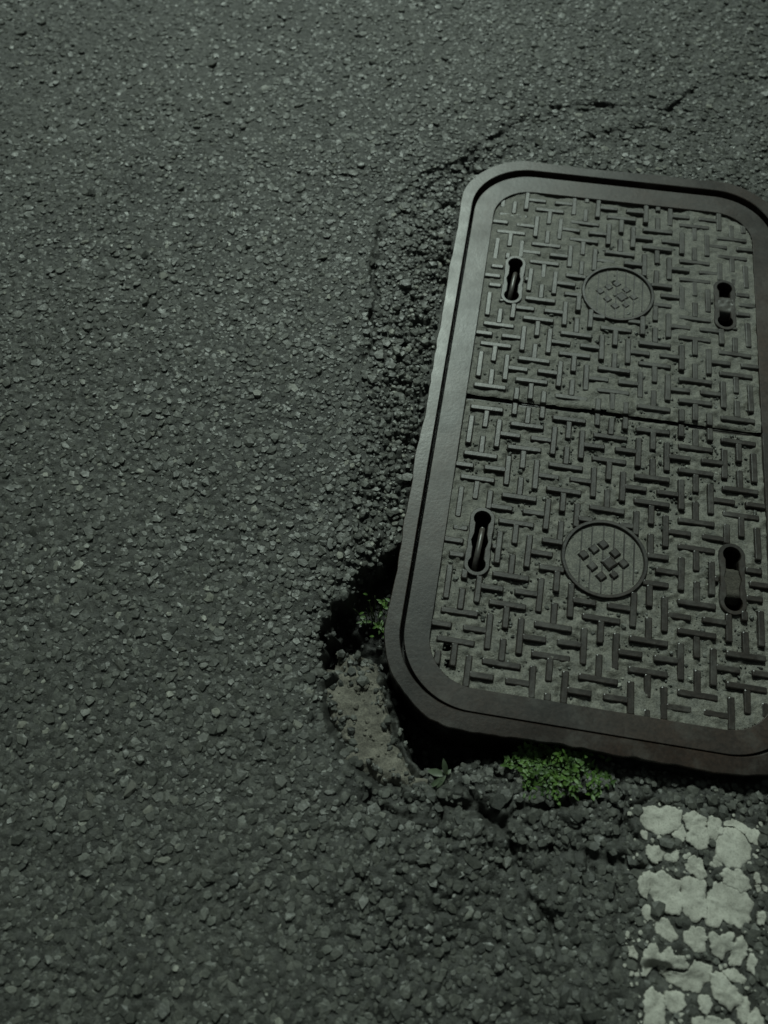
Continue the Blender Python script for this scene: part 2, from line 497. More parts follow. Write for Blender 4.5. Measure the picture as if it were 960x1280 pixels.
PAINT = [
    [(0.06, -0.5426), (0.0695, -0.5354), (0.0824, -0.5367), (0.0909, -0.5338), (0.1048, -0.5381), (0.1038, -0.5538), (0.0912, -0.5631), (0.0775, -0.5664), (0.0668, -0.5601), (0.0598, -0.553)],
    [(0.0943, -0.5636), (0.1059, -0.5514), (0.1085, -0.5591), (0.1059, -0.5697), (0.0975, -0.5681)],
    [(0.0616, -0.5651), (0.0663, -0.5677), (0.066, -0.5735), (0.0618, -0.5722)],
    [(0.1091, -0.5374), (0.1187, -0.5348), (0.1335, -0.5416), (0.133, -0.5478), (0.1207, -0.5524), (0.1101, -0.5568), (0.1084, -0.5479)],
    [(0.1091, -0.5621), (0.1207, -0.5509), (0.1323, -0.551), (0.1353, -0.5617), (0.13, -0.5737), (0.1185, -0.5746), (0.1097, -0.5681)],
    [(0.1367, -0.539), (0.1484, -0.5353), (0.1514, -0.5406), (0.148, -0.5534), (0.1416, -0.5626), (0.1333, -0.558), (0.1355, -0.5484)],
    [(0.1535, -0.5413), (0.1652, -0.5378), (0.1778, -0.5402), (0.18, -0.547), (0.1733, -0.5492), (0.1651, -0.5428), (0.1545, -0.5446)],
    [(0.1481, -0.5514), (0.1566, -0.5455), (0.1671, -0.5461), (0.1762, -0.5547), (0.18, -0.5651), (0.1776, -0.5765), (0.168, -0.586), (0.1556, -0.5901), (0.1454, -0.584), (0.1415, -0.5707)],
    [(0.1786, -0.5462), (0.1882, -0.5415), (0.192, -0.55), (0.1886, -0.5587), (0.1803, -0.5581)],
    [(0.1382, -0.5832), (0.1434, -0.5784), (0.1474, -0.5876), (0.1442, -0.594), (0.1383, -0.5911)],
    [(0.0652, -0.5827), (0.0745, -0.5785), (0.0851, -0.5813), (0.0841, -0.5894), (0.078, -0.5984), (0.0717, -0.5945), (0.0663, -0.5885)],
    [(0.0861, -0.5831), (0.0945, -0.5783), (0.1007, -0.5816), (0.0997, -0.5897), (0.0894, -0.5931), (0.0858, -0.5901)],
    [(0.107, -0.5944), (0.1143, -0.5873), (0.1247, -0.5851), (0.1267, -0.5931), (0.1286, -0.6025), (0.1225, -0.6065), (0.1142, -0.603)],
    [(0.0588, -0.6221), (0.0637, -0.6106), (0.0699, -0.6086), (0.0681, -0.6225), (0.0674, -0.637), (0.0611, -0.6323)],
    [(0.0713, -0.6084), (0.0853, -0.605), (0.1019, -0.6129), (0.103, -0.628), (0.102, -0.6452), (0.0879, -0.6457), (0.0756, -0.6384), (0.0688, -0.6281)],
    [(0.104, -0.6106), (0.1163, -0.6065), (0.1275, -0.6104), (0.1295, -0.6235), (0.1282, -0.6444), (0.1161, -0.6512), (0.1061, -0.6464), (0.1036, -0.6279)],
    [(0.1441, -0.5979), (0.1556, -0.5911), (0.1679, -0.5909), (0.1779, -0.598), (0.1786, -0.6075), (0.1673, -0.6113), (0.1511, -0.6064)],
    [(0.1315, -0.6213), (0.1409, -0.6052), (0.1551, -0.6096), (0.1753, -0.6138), (0.1811, -0.6223), (0.1765, -0.6381), (0.1642, -0.6494), (0.1543, -0.6456), (0.1464, -0.6423), (0.1422, -0.6523), (0.1292, -0.6517), (0.1287, -0.6388)],
    [(0.0635, -0.6461), (0.0685, -0.6434), (0.0768, -0.6495), (0.0759, -0.6571), (0.0688, -0.6565), (0.064, -0.6517)],
    [(0.0779, -0.6558), (0.0859, -0.6526), (0.0961, -0.6611), (0.1001, -0.6695), (0.0922, -0.6746), (0.0841, -0.6686), (0.0777, -0.6679)],
    [(0.1051, -0.6632), (0.1141, -0.6565), (0.1241, -0.6572), (0.13, -0.6644), (0.1279, -0.6766), (0.116, -0.6795), (0.1051, -0.6723)],
    [(0.1321, -0.6604), (0.1381, -0.6594), (0.144, -0.663), (0.1521, -0.6542), (0.158, -0.656), (0.1557, -0.6709), (0.1456, -0.6807), (0.1348, -0.6781), (0.1316, -0.6696)],
    [(0.1619, -0.659), (0.168, -0.6552), (0.1741, -0.6624), (0.1724, -0.6735), (0.1632, -0.6849), (0.1535, -0.6812), (0.1576, -0.6724)],
    [(0.0475, -0.6876), (0.0535, -0.6863), (0.0596, -0.6928), (0.0567, -0.6969), (0.0491, -0.6949)],
    [(0.0654, -0.6864), (0.0713, -0.6808), (0.0793, -0.684), (0.0805, -0.6928), (0.0757, -0.7043), (0.0689, -0.7107), (0.0638, -0.7019)],
    [(0.0834, -0.6905), (0.0922, -0.68), (0.0952, -0.6858), (0.0933, -0.6959), (0.0865, -0.7042), (0.0835, -0.6985)],
    [(0.0953, -0.6894), (0.1042, -0.6869), (0.1121, -0.6936), (0.1062, -0.6991), (0.0963, -0.6981)],
    [(0.0856, -0.7061), (0.0944, -0.7029), (0.1101, -0.7019), (0.117, -0.6883), (0.1258, -0.6886), (0.1357, -0.6905), (0.1316, -0.7035), (0.1198, -0.7186), (0.1062, -0.7175), (0.0945, -0.7134)],
    [(0.1473, -0.6938), (0.1533, -0.6901), (0.165, -0.6908), (0.1722, -0.6966), (0.1676, -0.7008), (0.1569, -0.7)],
    [(0.1729, -0.6876), (0.1773, -0.6717), (0.182, -0.679), (0.1802, -0.6899)],
    [(0.1346, -0.6986), (0.1453, -0.6959), (0.1501, -0.7021), (0.1625, -0.7104), (0.168, -0.7181), (0.1543, -0.7272), (0.1448, -0.7238), (0.1353, -0.7185)],
    [(0.1236, -0.7222), (0.1314, -0.7192), (0.1342, -0.7273), (0.1293, -0.7349), (0.1235, -0.7325)],
    [(0.0655, -0.7305), (0.0731, -0.7226), (0.0849, -0.7272), (0.0908, -0.7347), (0.086, -0.7424), (0.0881, -0.7521), (0.0661, -0.7576), (0.0667, -0.7406)],
    [(0.0887, -0.7231), (0.0984, -0.7197), (0.1081, -0.7232), (0.1072, -0.7319), (0.0966, -0.7397), (0.0898, -0.7366)],
    [(0.1158, -0.7423), (0.1254, -0.739), (0.1291, -0.7484), (0.1158, -0.7507)],
    [(0.1312, -0.738), (0.1446, -0.7374), (0.1579, -0.7376), (0.1616, -0.7429), (0.1311, -0.7481)],
    [(0.1603, -0.7194), (0.1721, -0.7122), (0.1747, -0.7186), (0.1714, -0.7311), (0.1674, -0.7385), (0.1619, -0.731)],
    [(0.1734, -0.729), (0.1813, -0.7218), (0.1877, -0.73), (0.1883, -0.7383), (0.1711, -0.7412)],
    [(0.1852, -0.6291), (0.1899, -0.6274), (0.1928, -0.6297), (0.1904, -0.6403), (0.1855, -0.6393)],
    [(0.1838, -0.6037), (0.1879, -0.603), (0.1894, -0.6066), (0.1856, -0.6092)],
    [(0.1925, -0.6032), (0.1964, -0.6035), (0.1954, -0.6075), (0.1922, -0.6071)],
    [(0.1842, -0.593), (0.1874, -0.5902), (0.1897, -0.5979), (0.1849, -0.6016)],
    [(0.0682, -0.7656), (0.0929, -0.7597), (0.0949, -0.7742), (0.08, -0.7849), (0.0666, -0.7807)],
    [(0.1025, -0.7613), (0.1291, -0.7551), (0.1365, -0.767), (0.1213, -0.7794), (0.1044, -0.7758)],
    [(0.1442, -0.7541), (0.1747, -0.7473), (0.1779, -0.7631), (0.1551, -0.7719)],
]


def dist_frame(x, y):
    return rr_sd(x, y, *FRAME_OUT)


def macro(x, y):
    """road height without the texture of the stones"""
    x = np.asarray(x, float); y = np.asarray(y, float)
    d = dist_frame(x, y)
    dp = np.maximum(d, 0)
    edge = np.clip(np.minimum(np.minimum(x + 1.4, 0.5 - x), np.minimum(y + 0.95, 1.15 - y)) / 0.2, 0, 1)
    z = -0.010 + edge * (0.004 * fbm(x, y, 0.35, 2, 1) + 0.0015 * vnoise(x, y, 0.07, 2))
    low = sstep(0.15, -0.42, y)
    z = z - 0.022 * low * np.exp(-dp / 0.035) * (1 - 0.45 * sstep(-0.12, 0.0, x)) + 0.004 * (1 - low) * np.exp(-dp / 0.06)
    # broken ground in front of the frame
    z = z - 0.022 * sstep(-0.40, -0.49, y) * np.exp(-dp / 0.045) * (1 - 0.75 * sstep(-0.12, 0.0, x))
    coarse = sstep(0.03, -0.03, poly_sd(x, y, COARSE))
    z = z + coarse * 0.005 * fbm(x, y, 0.06, 2, 3)
    patch = sstep(0.015, -0.015, poly_sd(x, y, PATCH))
    z = z - 0.002 * patch + patch * 0.003 * vnoise(x, y, 0.045, 4)
    strip = patch * sstep(0.14, 0.03, d) * sstep(-0.2, -0.26, x)
    z = z - 0.007 * strip * sstep(0.25, 0.6, fbm(x, y, 0.030, 2, 0))
    broken = 0.35 + 0.65 * sstep(-0.35, 0.25, fbm(x, y, 0.035, 2, 2))
    for pts, w, dep in CRACKS:
        wob = 0.006 * vnoise(x, y, 0.012, 2) + 0.003 * vnoise(x, y, 0.006, 5)
        z = z - 1.35 * broken * dep * sstep(w * 1.8, w * 0.3, np.abs(line_d(x, y, pts) + wob * 0.6)) * (0.75 + 0.5 * vnoise(x, y, 0.03, 1))
    wob = 0.013 * vnoise(x, y, 0.03, 3) + 0.008 * vnoise(x, y, 0.012, 1)
    pit = sstep(0.006, -0.016, poly_sd(x, y, PIT) + wob)
    z = z * (1 - pit) + pit * (-0.078 + 0.012 * vnoise(x, y, 0.02, 2))
    gul = sstep(0.004, -0.018, poly_sd(x, y, GULLY) + wob * 0.5)
    z = z * (1 - gul) + gul * (-0.105 + 0.012 * vnoise(x, y, 0.025, 4))
    mor = sstep(0.004, -0.012, poly_sd(x, y, MORTAR))
    z = z - 0.014 * mor * (1 - gul) * (1 - pit)
    return z


def lumps(x, y):
    """the rough skin of the asphalt, and a tone for its colour"""
    d1, d2, rid, ox, oy = cells(x, y, 0.0105, 0)
    dome = np.clip(1.05 - d1 * d1 * 2.2, 0, 1)
    h = 0.0015 * dome * (0.4 + rid) + 0.0016 * (rid - 0.5) * (ox + oy) * dome
    e1, e2, eid, ex, ey = cells(x + 3.3, y - 2.1, 0.017, 2)
    coarse = sstep(0.03, -0.03, poly_sd(x, y, COARSE))
    patch = sstep(0.015, -0.015, poly_sd(x, y, PATCH))
    near = sstep(0.14, 0.03, dist_frame(x, y)) * patch * (1 - 0.65 * sstep(0.25, 0.45, y)) * (0.4 + 0.6 * sstep(-0.15, -0.24, x))
    rough = np.clip(0.10 + 0.30 * coarse + 0.10 * patch + 0.55 * near, 0, 1.1)
    h = h + rough * 0.0075 * (np.clip(1.0 - e1 * e1 * 1.9, 0, 1) * (0.35 + 0.9 * eid) - 0.35)
    c1, c2, cid, cx_, cy_ = cells(x + 0.006 * vnoise(x, y, 0.02, 1), y + 0.006 * vnoise(x, y, 0.02, 3), 0.042, 4)
    crust = coarse * sstep(-0.72, -0.56, y)
    h = h + crust * (0.005 * (cid - 0.4) - 0.009 * sstep(0.16, 0.03, c2 - c1) * sstep(0.2, 0.6, cid + 0.3 * vnoise(x, y, 0.03, 5)))
    h = h + 0.0015 * vnoise(x, y, 0.0055, 4) * (0.7 + rough)
    tone = np.clip(0.18 + 0.75 * rid * sstep(0.75, 0.25, d1), 0, 1) * (1 - 0.15 * coarse)
    return h, tone


def ground(x, y):
    return macro(x, y) + lumps(x, y)[0]


def paint_mask(x, y):
    r = np.full(np.asarray(x).shape, 1e9)
    for p in PAINT:
        r = np.minimum(r, poly_sd(x, y, p))
    return r


# ------------------------------------------------------------------ the road
def build_road():
    x0, x1, y0, y1, s = -1.40, 0.50, -0.95, 1.15, 0.0029
    nx, ny = int(round((x1 - x0) / s)) + 1, int(round((y1 - y0) / s)) + 1
    X, Y = np.meshgrid(np.linspace(x0, x1, nx), np.linspace(y0, y1, ny))
    z = macro(X, Y)
    l, tone = lumps(X, Y)
    d = dist_frame(X, Y)
    pm = np.full(X.shape, 1.0)
    sel = (X > -0.06) & (Y < -0.46)
    pm[sel] = paint_mask(X[sel], Y[sel])
    z = z + l * (0.25 + 0.75 * sstep(-0.001, 0.008, pm)) - 0.0015 * sstep(0.004, -0.002, pm)
    z = np.where((d < 0.03) & (d > -0.02) & (z > -0.0035), -0.0035, z)
    z = np.where(d < -0.008, -0.16, z)
    tone = tone * (1 - 0.95 * sstep(-0.03, -0.06, z))  # deep ground darkened: shade of the holes put into the tone
    edge = np.minimum(np.minimum(X - x0, x1 - X), np.minimum(Y - y0, y1 - Y)) / 0.02
    z = np.where(edge < 1, -0.010 + (z + 0.010) * edge, z)
    V = np.stack([X.ravel(), Y.ravel(), z.ravel()], 1)
    idx = np.arange(nx * ny).reshape(ny, nx)
    Fc = np.stack([idx[:-1, :-1].ravel(), idx[:-1, 1:].ravel(), idx[1:, 1:].ravel(), idx[1:, :-1].ravel()], 1)
    # the same sheet goes on to the horizon
    B = 120.0
    gx = [-B, x0, x1, B]; gy = [-B, y0, y1, B]
    extra = np.array([(gx[i], gy[j], -0.010) for j in range(4) for i in range(4)])
    b = len(V)
    ef = []
    for j in range(3):
        for i in range(3):
            if i == 1 and j == 1:
                continue
            a = b + j * 4 + i
            ef.append((a, a + 1, a + 5, a + 4))
    V = np.concatenate([V, extra]); Fc = np.concatenate([Fc, np.array(ef)])
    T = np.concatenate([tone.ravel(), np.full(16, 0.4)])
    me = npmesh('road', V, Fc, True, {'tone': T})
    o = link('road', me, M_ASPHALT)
    tag(o, kind='structure')
    o['label'] = 'worn dark asphalt road around the iron cover'
    return o


road = build_road()

PHI = (1 + 5 ** 0.5) / 2
ICO = np.array([(-1, PHI, 0), (1, PHI, 0), (-1, -PHI, 0), (1, -PHI, 0), (0, -1, PHI), (0, 1, PHI), (0, -1, -PHI), (0, 1, -PHI),
                (PHI, 0, -1), (PHI, 0, 1), (-PHI, 0, -1), (-PHI, 0, 1)], float) / math.hypot(1, PHI)
ICOF = np.array([(0, 11, 5), (0, 5, 1), (0, 1, 7), (0, 7, 10), (0, 10, 11), (1, 5, 9), (5, 11, 4), (11, 10, 2), (10, 7, 6), (7, 1, 8),
                 (3, 9, 4), (3, 4, 2), (3, 2, 6), (3, 6, 8), (3, 8, 9), (4, 9, 5), (2, 4, 11), (6, 2, 10), (8, 6, 7), (9, 8, 1)])


def rand_rot(n, rng):
    q = rng.normal(size=(n, 4)); q /= np.linalg.norm(q, axis=1)[:, None]
    w, x, y, z = q.T
    return np.stack([np.stack([1 - 2 * (y * y + z * z), 2 * (x * y - z * w), 2 * (x * z + y * w)], 1),
                     np.stack([2 * (x * y + z * w), 1 - 2 * (x * x + z * z), 2 * (y * z - x * w)], 1),
                     np.stack([2 * (x * z - y * w), 2 * (y * z + x * w), 1 - 2 * (x * x + y * y)], 1)], 1)


def stone_cloud(px, py, pz, rad, rng, flat=0.75, cap=None):
    n = len(px)
    V = ICO[None] * (1 + rng.uniform(-0.22, 0.22, (n, 12, 1)))
    V = V * rng.uniform(0.65, 1.25, (n, 1, 3))
    V = np.einsum('nij,nkj->nki', rand_rot(n, rng), V) * rad[:, None, None]
    V[:, :, 2] *= flat
    if cap is not None:                                    # worn flat by wheels
        tilt = rng.normal(0, 0.13, (n, 2))
        top = cap[:, None] + V[:, :, 0] * tilt[:, :1] + V[:, :, 1] * tilt[:, 1:]
        V[:, :, 2] = np.minimum(V[:, :, 2], top)
    V += np.stack([px, py, pz], 1)[:, None, :]
    Fc = ICOF[None] + (np.arange(n) * 12)[:, None, None]
    return V.reshape(-1, 3), Fc.reshape(-1, 3)


def build_aggregate():
    rng = np.random.default_rng(5)
    s = 0.0062
    gx, gy = np.meshgrid(np.arange(-1.39, 0.49, s), np.arange(-0.94, 1.14, s))
    x = (gx + rng.uniform(-0.5, 0.5, gx.shape) * s).ravel()
    y = (gy + rng.uniform(-0.5, 0.5, gy.shape) * s).ravel()
    # keep what lies in and just around the view
    keep = (y > -0.94) & (x > -0.68 - 0.42 * (y + 0.87)) & (y < 0.93 + 0.16 * (x + 1.3))
    keep &= dist_frame(x, y) > 0.004
    x, y = x[keep], y[keep]
    keep = paint_mask(x, y) > 0.003
    keep &= (poly_sd(x, y, MORTAR) > 0.002)
    for pts, w, dep in CRACKS:
        keep &= (line_d(x, y, pts) > w * 1.2) | (rng.random(len(x)) < 0.25)
    x, y = x[keep], y[keep]
    coarse = sstep(0.03, -0.03, poly_sd(x, y, COARSE))
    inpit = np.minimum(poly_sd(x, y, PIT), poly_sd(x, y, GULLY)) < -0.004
    near = sstep(0.13, 0.03, dist_frame(x, y)) * sstep(0.012, -0.012, poly_sd(x, y, PATCH)) * (1 - 0.65 * sstep(0.25, 0.45, y)) * (0.3 + 0.7 * sstep(-0.15, -0.24, x))
    keep = rng.random(len(x)) < np.where(inpit, 0.3, 0.98 - 0.1 * coarse)
    x, y, coarse, near, inpit = x[keep], y[keep], coarse[keep], near[keep], inpit[keep]
    n = len(x)
    worn = sstep(-0.15, -0.75, x) * 0.5 + sstep(0.2, 0.8, y) * 0.5
    rad = np.clip(rng.lognormal(math.log(0.0036), 0.38, n), 0.0017, 0.0085) * (1 + 0.05 * coarse)
    z = ground(x, y) + rad * (rng.uniform(-0.12, 0.16, n) + 0.30 * near) - 0.0008 * worn
    tone = 0.06 + rng.beta(2.2, 2.3, n) * 0.82
    pale = rng.random(n) < 0.022 * (1 - 0.6 * coarse)
    tone = np.where(pale, rng.uniform(0.9, 1.0, n), tone)
    tone = tone * (1 - 0.10 * coarse) * (1 + 0.22 * near)
    tone = np.clip(tone, 0, 1)
    tone = np.where(inpit, tone * 0.12, tone)  # chips down in the holes carry painted shade in their tone
    cap = rad * (rng.uniform(0.06, 0.26, n) + 0.28 * near + 0.06 * coarse)
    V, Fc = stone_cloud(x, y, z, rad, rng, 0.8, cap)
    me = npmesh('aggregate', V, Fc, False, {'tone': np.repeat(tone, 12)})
    o = link('aggregate', me, M_STONE, road)
    tag(o, 'small grey stone chips bedded in the asphalt', kind='stuff')
    return x, y


build_aggregate()


def build_big_stones():
    rng = np.random.default_rng(21)
    protos = []
    for k in range(9):
        V = ICO * (1 + rng.uniform(-0.25, 0.25, (12, 1))) * np.array([rng.uniform(0.8, 1.3), rng.uniform(0.55, 0.9), 0.5])
        V[:, 2] = np.minimum(V[:, 2], 0.26 + V[:, 0] * rng.normal(0, 0.12) + V[:, 1] * rng.normal(0, 0.12))
        me = npmesh('stone', V, ICOF, False)
        me.materials.append(M_BIGSTONE)
        protos.append(me)
    marked = [(-0.4303, -0.6939), (-0.3763, -0.7914), (-0.4119, -0.7333), (-0.5756, -0.6387), (-0.5149, -0.4752), (-0.5614, -0.7011), (-0.5469, -0.5705), (-0.4805, -0.5688), (-0.533, -0.6196), (-0.505, -0.6402), (-0.5327, -0.0012), (-0.6593, 0.255), (-0.6915, 0.2314), (-0.6348, 0.174), (-0.6425, -0.393), (-0.4381, -0.7677), (-0.3823, -0.4477), (-0.5398, -0.545), (-0.4179, -0.5314), (-0.3646, -0.6488), (-0.4879, -0.8217), (-0.5425, -0.7933), (-0.4095, -0.2029), (-0.4153, -0.3029), (-0.4194, -0.3559), (-0.5988, -0.3994), (-0.409, -0.8394), (-0.3636, -0.7967), (-0.4347, -0.7013), (-0.3634, -0.6991), (-0.4712, -0.6883), (-0.5574, -0.7363), (-0.5926, -0.4777), (-0.449, 0.1951), (-0.4479, 0.6951), (-0.2097, 0.6688), (-0.8921, 0.675), (-1.1586, 0.6539)]
    pts = [(x, y, rng.uniform(0.0068, 0.0100)) for x, y in marked]
    tries = 0
    while len(pts) < 270 and tries < 20000:
        tries += 1
        y = rng.uniform(-0.88, 0.95)
        x = rng.uniform(-0.62 - 0.40 * (y + 0.87), 0.22)
        a = np.array([x]); b = np.array([y])
        if dist_frame(a, b)[0] < 0.02 or paint_mask(a, b)[0] < 0.012:
            continue
        if min(poly_sd(a, b, PIT)[0], poly_sd(a, b, GULLY)[0], poly_sd(a, b, MORTAR)[0]) < 0.004:
            continue
        if poly_sd(a, b, COARSE)[0] < 0 and rng.random() < 0.7:
            continue
        if any((x - q[0]) ** 2 + (y - q[1]) ** 2 < 0.022 ** 2 for q in pts):
            continue
        pts.append((x, y, rng.uniform(0.0045, 0.0075)))
    gz = macro(np.array([p[0] for p in pts]), np.array([p[1] for p in pts]))
    for (x, y, r), z in zip(pts, gz):
        o = bpy.data.objects.new('stone', random.choice(protos))
        o.location = (x, y, float(z) + 0.0010)
        o.scale = (r, r, r)
        o.rotation_euler = (rng.normal(0, 0.12), rng.normal(0, 0.12), rng.uniform(0, 6.28))
        o.parent = road
        COL.objects.link(o)


build_big_stones()


# ------------------------------------------------------------------ exposed mortar under the frame's corner
def build_mortar():
    xs = [p[0] for p in MORTAR]; ys = [p[1] for p in MORTAR]
    s = 0.0022
    X, Y = np.meshgrid(np.arange(min(xs) - 0.015, max(xs) + 0.015, s), np.arange(min(ys) - 0.015, max(ys) + 0.015, s))
    sdv = poly_sd(X, Y, MORTAR) + 0.014 * fbm(X, Y, 0.03, 3, 2)
    d1, d2, rid, ox, oy = cells(X, Y, 0.013, 1)
    g = poly_sd(X, Y, GULLY)
    z = -0.0215 + 0.0040 * fbm(X, Y, 0.035, 3, 4) + 0.0012 * np.clip(1 - d1 * d1 * 2, 0, 1) * rid + 0.0014 * vnoise(X, Y, 0.006, 2)
    z = z - 0.022 * sstep(-0.012, 0.018, sdv) - 0.075 * sstep(0.012, -0.006, g)
    ny, nx = X.shape
    idx = np.arange(nx * ny).reshape(ny, nx)
    Fc = np.stack([idx[:-1, :-1], idx[:-1, 1:], idx[1:, 1:], idx[1:, :-1]], -1).reshape(-1, 4)
    ok = (sdv.ravel() < 0.022)[Fc].all(1)
    me = npmesh('mortar_bed', np.stack([X.ravel(), Y.ravel(), z.ravel()], 1), Fc[ok], True)
    o = link('mortar_bed', me, M_MORTAR)
    bpy.context.view_layer.update()
    rng = np.random.default_rng(14)
    vi = rng.choice(np.where((sdv.ravel() < 0.012) & (g.ravel() > 0.004))[0], 70, replace=False)
    rad = np.clip(rng.lognormal(math.log(0.0022), 0.5, len(vi)), 0.0010, 0.007)
    V, F3 = stone_cloud(X.ravel()[vi], Y.ravel()[vi], z.ravel()[vi] + rad * 0.1, rad, rng, 0.8)
    tag(link('rubble', npmesh('rubble', V, F3, False), M_MORTAR, o), 'crumbled mortar rubble', kind='stuff')
    sel = np.where((sdv.ravel() > -0.016) & (sdv.ravel() < 0.016) & (g.ravel() > 0.006))[0]
    vi = rng.choice(sel, 260, replace=False)
    rad = np.clip(rng.lognormal(math.log(0.0034), 0.4, len(vi)), 0.0015, 0.008)
    V, F3 = stone_cloud(X.ravel()[vi], Y.ravel()[vi], z.ravel()[vi] + rad * 0.15, rad, rng, 0.8, rad * 0.5)
    tn = np.repeat(rng.beta(2, 2.4, len(vi)) * 0.9, 12)
    tag(link('stone_chips', npmesh('stone_chips', V, F3, False, {'tone': tn}), M_STONE, o), 'grey stone chips on the mortar', kind='stuff')
    tag(o, 'rough beige mortar exposed beside the lower left corner of the iron frame', 'mortar')


build_mortar()


# ------------------------------------------------------------------ iron frame
def build_frame():
    root = empty('manhole_frame', (0, 0.0125, -0.11))
    tag(root, 'thin rounded iron frame set in asphalt around the double cover', 'frame')
    lo = rr_loop(*FRAME_OUT, 36, 60)
    li = rr_loop(*FRAME_IN, 36, 60)
    X = np.array(lo)
    jag = 0.0022 * fbm(X[:, 0], X[:, 1], 0.05, 3, 2) + 0.001 * vnoise(X[:, 0], X[:, 1], 0.012, 4)
    cen = np.array([0, 0.0125])
    nrm = X - cen
    nrm /= np.linalg.norm(nrm, axis=1)[:, None]
    Xo = X + nrm * jag[:, None]
    zj = 0.0004 * fbm(X[:, 0], X[:, 1], 0.06, 2, 3)
    I = np.array(li)

    def L(A, B, t, z, zz=None):
        return [(a[0] + (b[0] - a[0]) * t, a[1] + (b[1] - a[1]) * t - 0.0125, z + 0.11 + (0 if zz is None else zz[i])) for i, (a, b) in enumerate(zip(A, B))]
    rim = loft('rim', [L(Xo, I, 0.0, -0.0045, zj), L(Xo, I, 0.0, -0.0014, zj), L(Xo, I, 0.05, -0.0002, zj * 0.3), L(Xo, I, 0.5, -0.0001, zj * 0.2),
                       L(Xo, I, 0.95, 0.0), L(Xo, I, 1.0, -0.0008), L(Xo, I, 1.0, -0.035), L(Xo, I, 0.25, -0.035)], True, False)
    o = bpy.data.objects.new('rim', rim); rim.materials.append(M_FRAME); o.parent = root; COL.objects.link(o)
    wall = loft('wall', [L(Xo, I, 0.18, -0.0300), L(Xo, I, 0.20, -0.155), L(Xo, I, 0.8, -0.155), L(Xo, I, 0.8, -0.0300)], True, False)
    o = bpy.data.objects.new('side_wall', wall); wall.materials.append(M_BAR); o.parent = root; COL.objects.link(o)
    # ledge on which the covers rest
    inner = rr_loop(FRAME_IN[0] + 0.03, FRAME_IN[1] - 0.03, FRAME_IN[2] + 0.03, FRAME_IN[3] - 0.03, 0.07, 36, 60)
    J = np.array(inner)
    led = loft('ledge', [L(I, J, -0.05, -0.036), L(I, J, 1, -0.036), L(I, J, 1, -0.05), L(I, J, -0.05, -0.05)], True, False)
    o = bpy.data.objects.new('ledge', led); led.materials.append(M_BAR); o.parent = root; COL.objects.link(o)
    return root


build_frame()


# ------------------------------------------------------------------ two cover leaves
def slot_hole(cx, cy, r=0.0115, L=0.034, neck=0.0082, mid=0.0112, n=26):
    def w(y):
        v = 0.0
        for c, rr in ((L, r), (-L, r), (0, mid)):
            if abs(y - c) < rr:
                v = max(v, math.sqrt(rr * rr - (y - c) ** 2))
        if abs(y) < L:
            v = max(v, neck)
        return v
    ys = [-(L + r) * math.cos(math.pi * i / n) for i in range(n + 1)]
    right = [(cx + w(y), cy + y) for y in ys[1:-1]]
    left = [(cx - w(y), cy + y) for y in reversed(ys[1:-1])]
    return [(cx, cy - L - r)] + right + [(cx, cy + L + r)] + left


def capsule(cx, cy, half, L, n=26):
    ys = [-(L + half) * math.cos(math.pi * i / n) for i in range(n + 1)]

    def w(y):
        a = abs(y)
        return half * (0.93 if a < L * 0.4 else 1.0) if a < L else math.sqrt(max(half * half - (a - L) ** 2, 0))
    right = [(cx + w(y), cy + y) for y in ys[1:-1]]
    left = [(cx - w(y), cy + y) for y in reversed(ys[1:-1])]
    return [(cx, cy - L - half)] + right + [(cx, cy + L + half)] + left


BAR_MESH = {}


def bar_mesh(length, sign, w=0.0098, h=0.0100):
    key = (round(length * 1000), sign)
    if key in BAR_MESH:
        return BAR_MESH[key]
    l = key[0] / 1000.0
    rings = []
    for t, z in ((0.0, -h), (0.0007, -0.0013), (0.0013, -0.0004), (0.0021, 0.0)):
        a, b, c = l / 2 - t, w / 2 - t, 0.0011
        rings.append([(a, -b + c, z), (a, b - c, z), (a - c, b, z), (-a + c, b, z), (-a, b - c, z), (-a, -b + c, z), (-a + c, -b, z), (a - c, -b, z)])
    V = [p for r in rings for p in r]
    Fc = []
    for q in range(3):
        for i in range(8):
            j = (i + 1) % 8
            Fc.append((q * 8 + i, q * 8 + j, q * 8 + 8 + j, q * 8 + 8 + i))
    Fc.append(tuple(range(24, 32)))
    me = pymesh('tread_bar', V, Fc, False)
    me.materials.append(M_BARFAR if sign > 0 else M_BAR)
    BAR_MESH[key] = me
    return me


def tread_segments():
    """the basket-weave tread: squares of upright bars alternating with squares of level bars"""
    P = 0.06
    segs = []
    for c in range(-3, 4):
        for r in range(-7, 8):
            vert = (c + r) % 2 == 0
            X, Y = c * P, r * P
            loc = [(-P / 3, -0.025, 0.025), (P / 3, -0.025, 0.025), (0, -2 * P / 3 + 0.0015, -0.0062), (0, 0.0062, 2 * P / 3 - 0.0015)]
            for off, a, b in loc:
                segs.append((vert, X + off, Y + a, Y + b) if vert else (vert, Y + off, X + a, X + b))
    return segs


def usable(x, y):
    ok = rr_sd(x, y, *PATTERN) < 0.0015
    for s in (-1, 1):
        ok &= np.hypot(x, y - s * 0.234) > 0.0565
        for q in (-1, 1):
            yy = np.clip(y, s * SLOT_Y - 0.034, s * SLOT_Y + 0.034)
            ok &= np.hypot(x - q * SLOT_X, y - yy) > 0.0165
    ok &= np.abs(y) > SEAM + 0.0006
    return ok


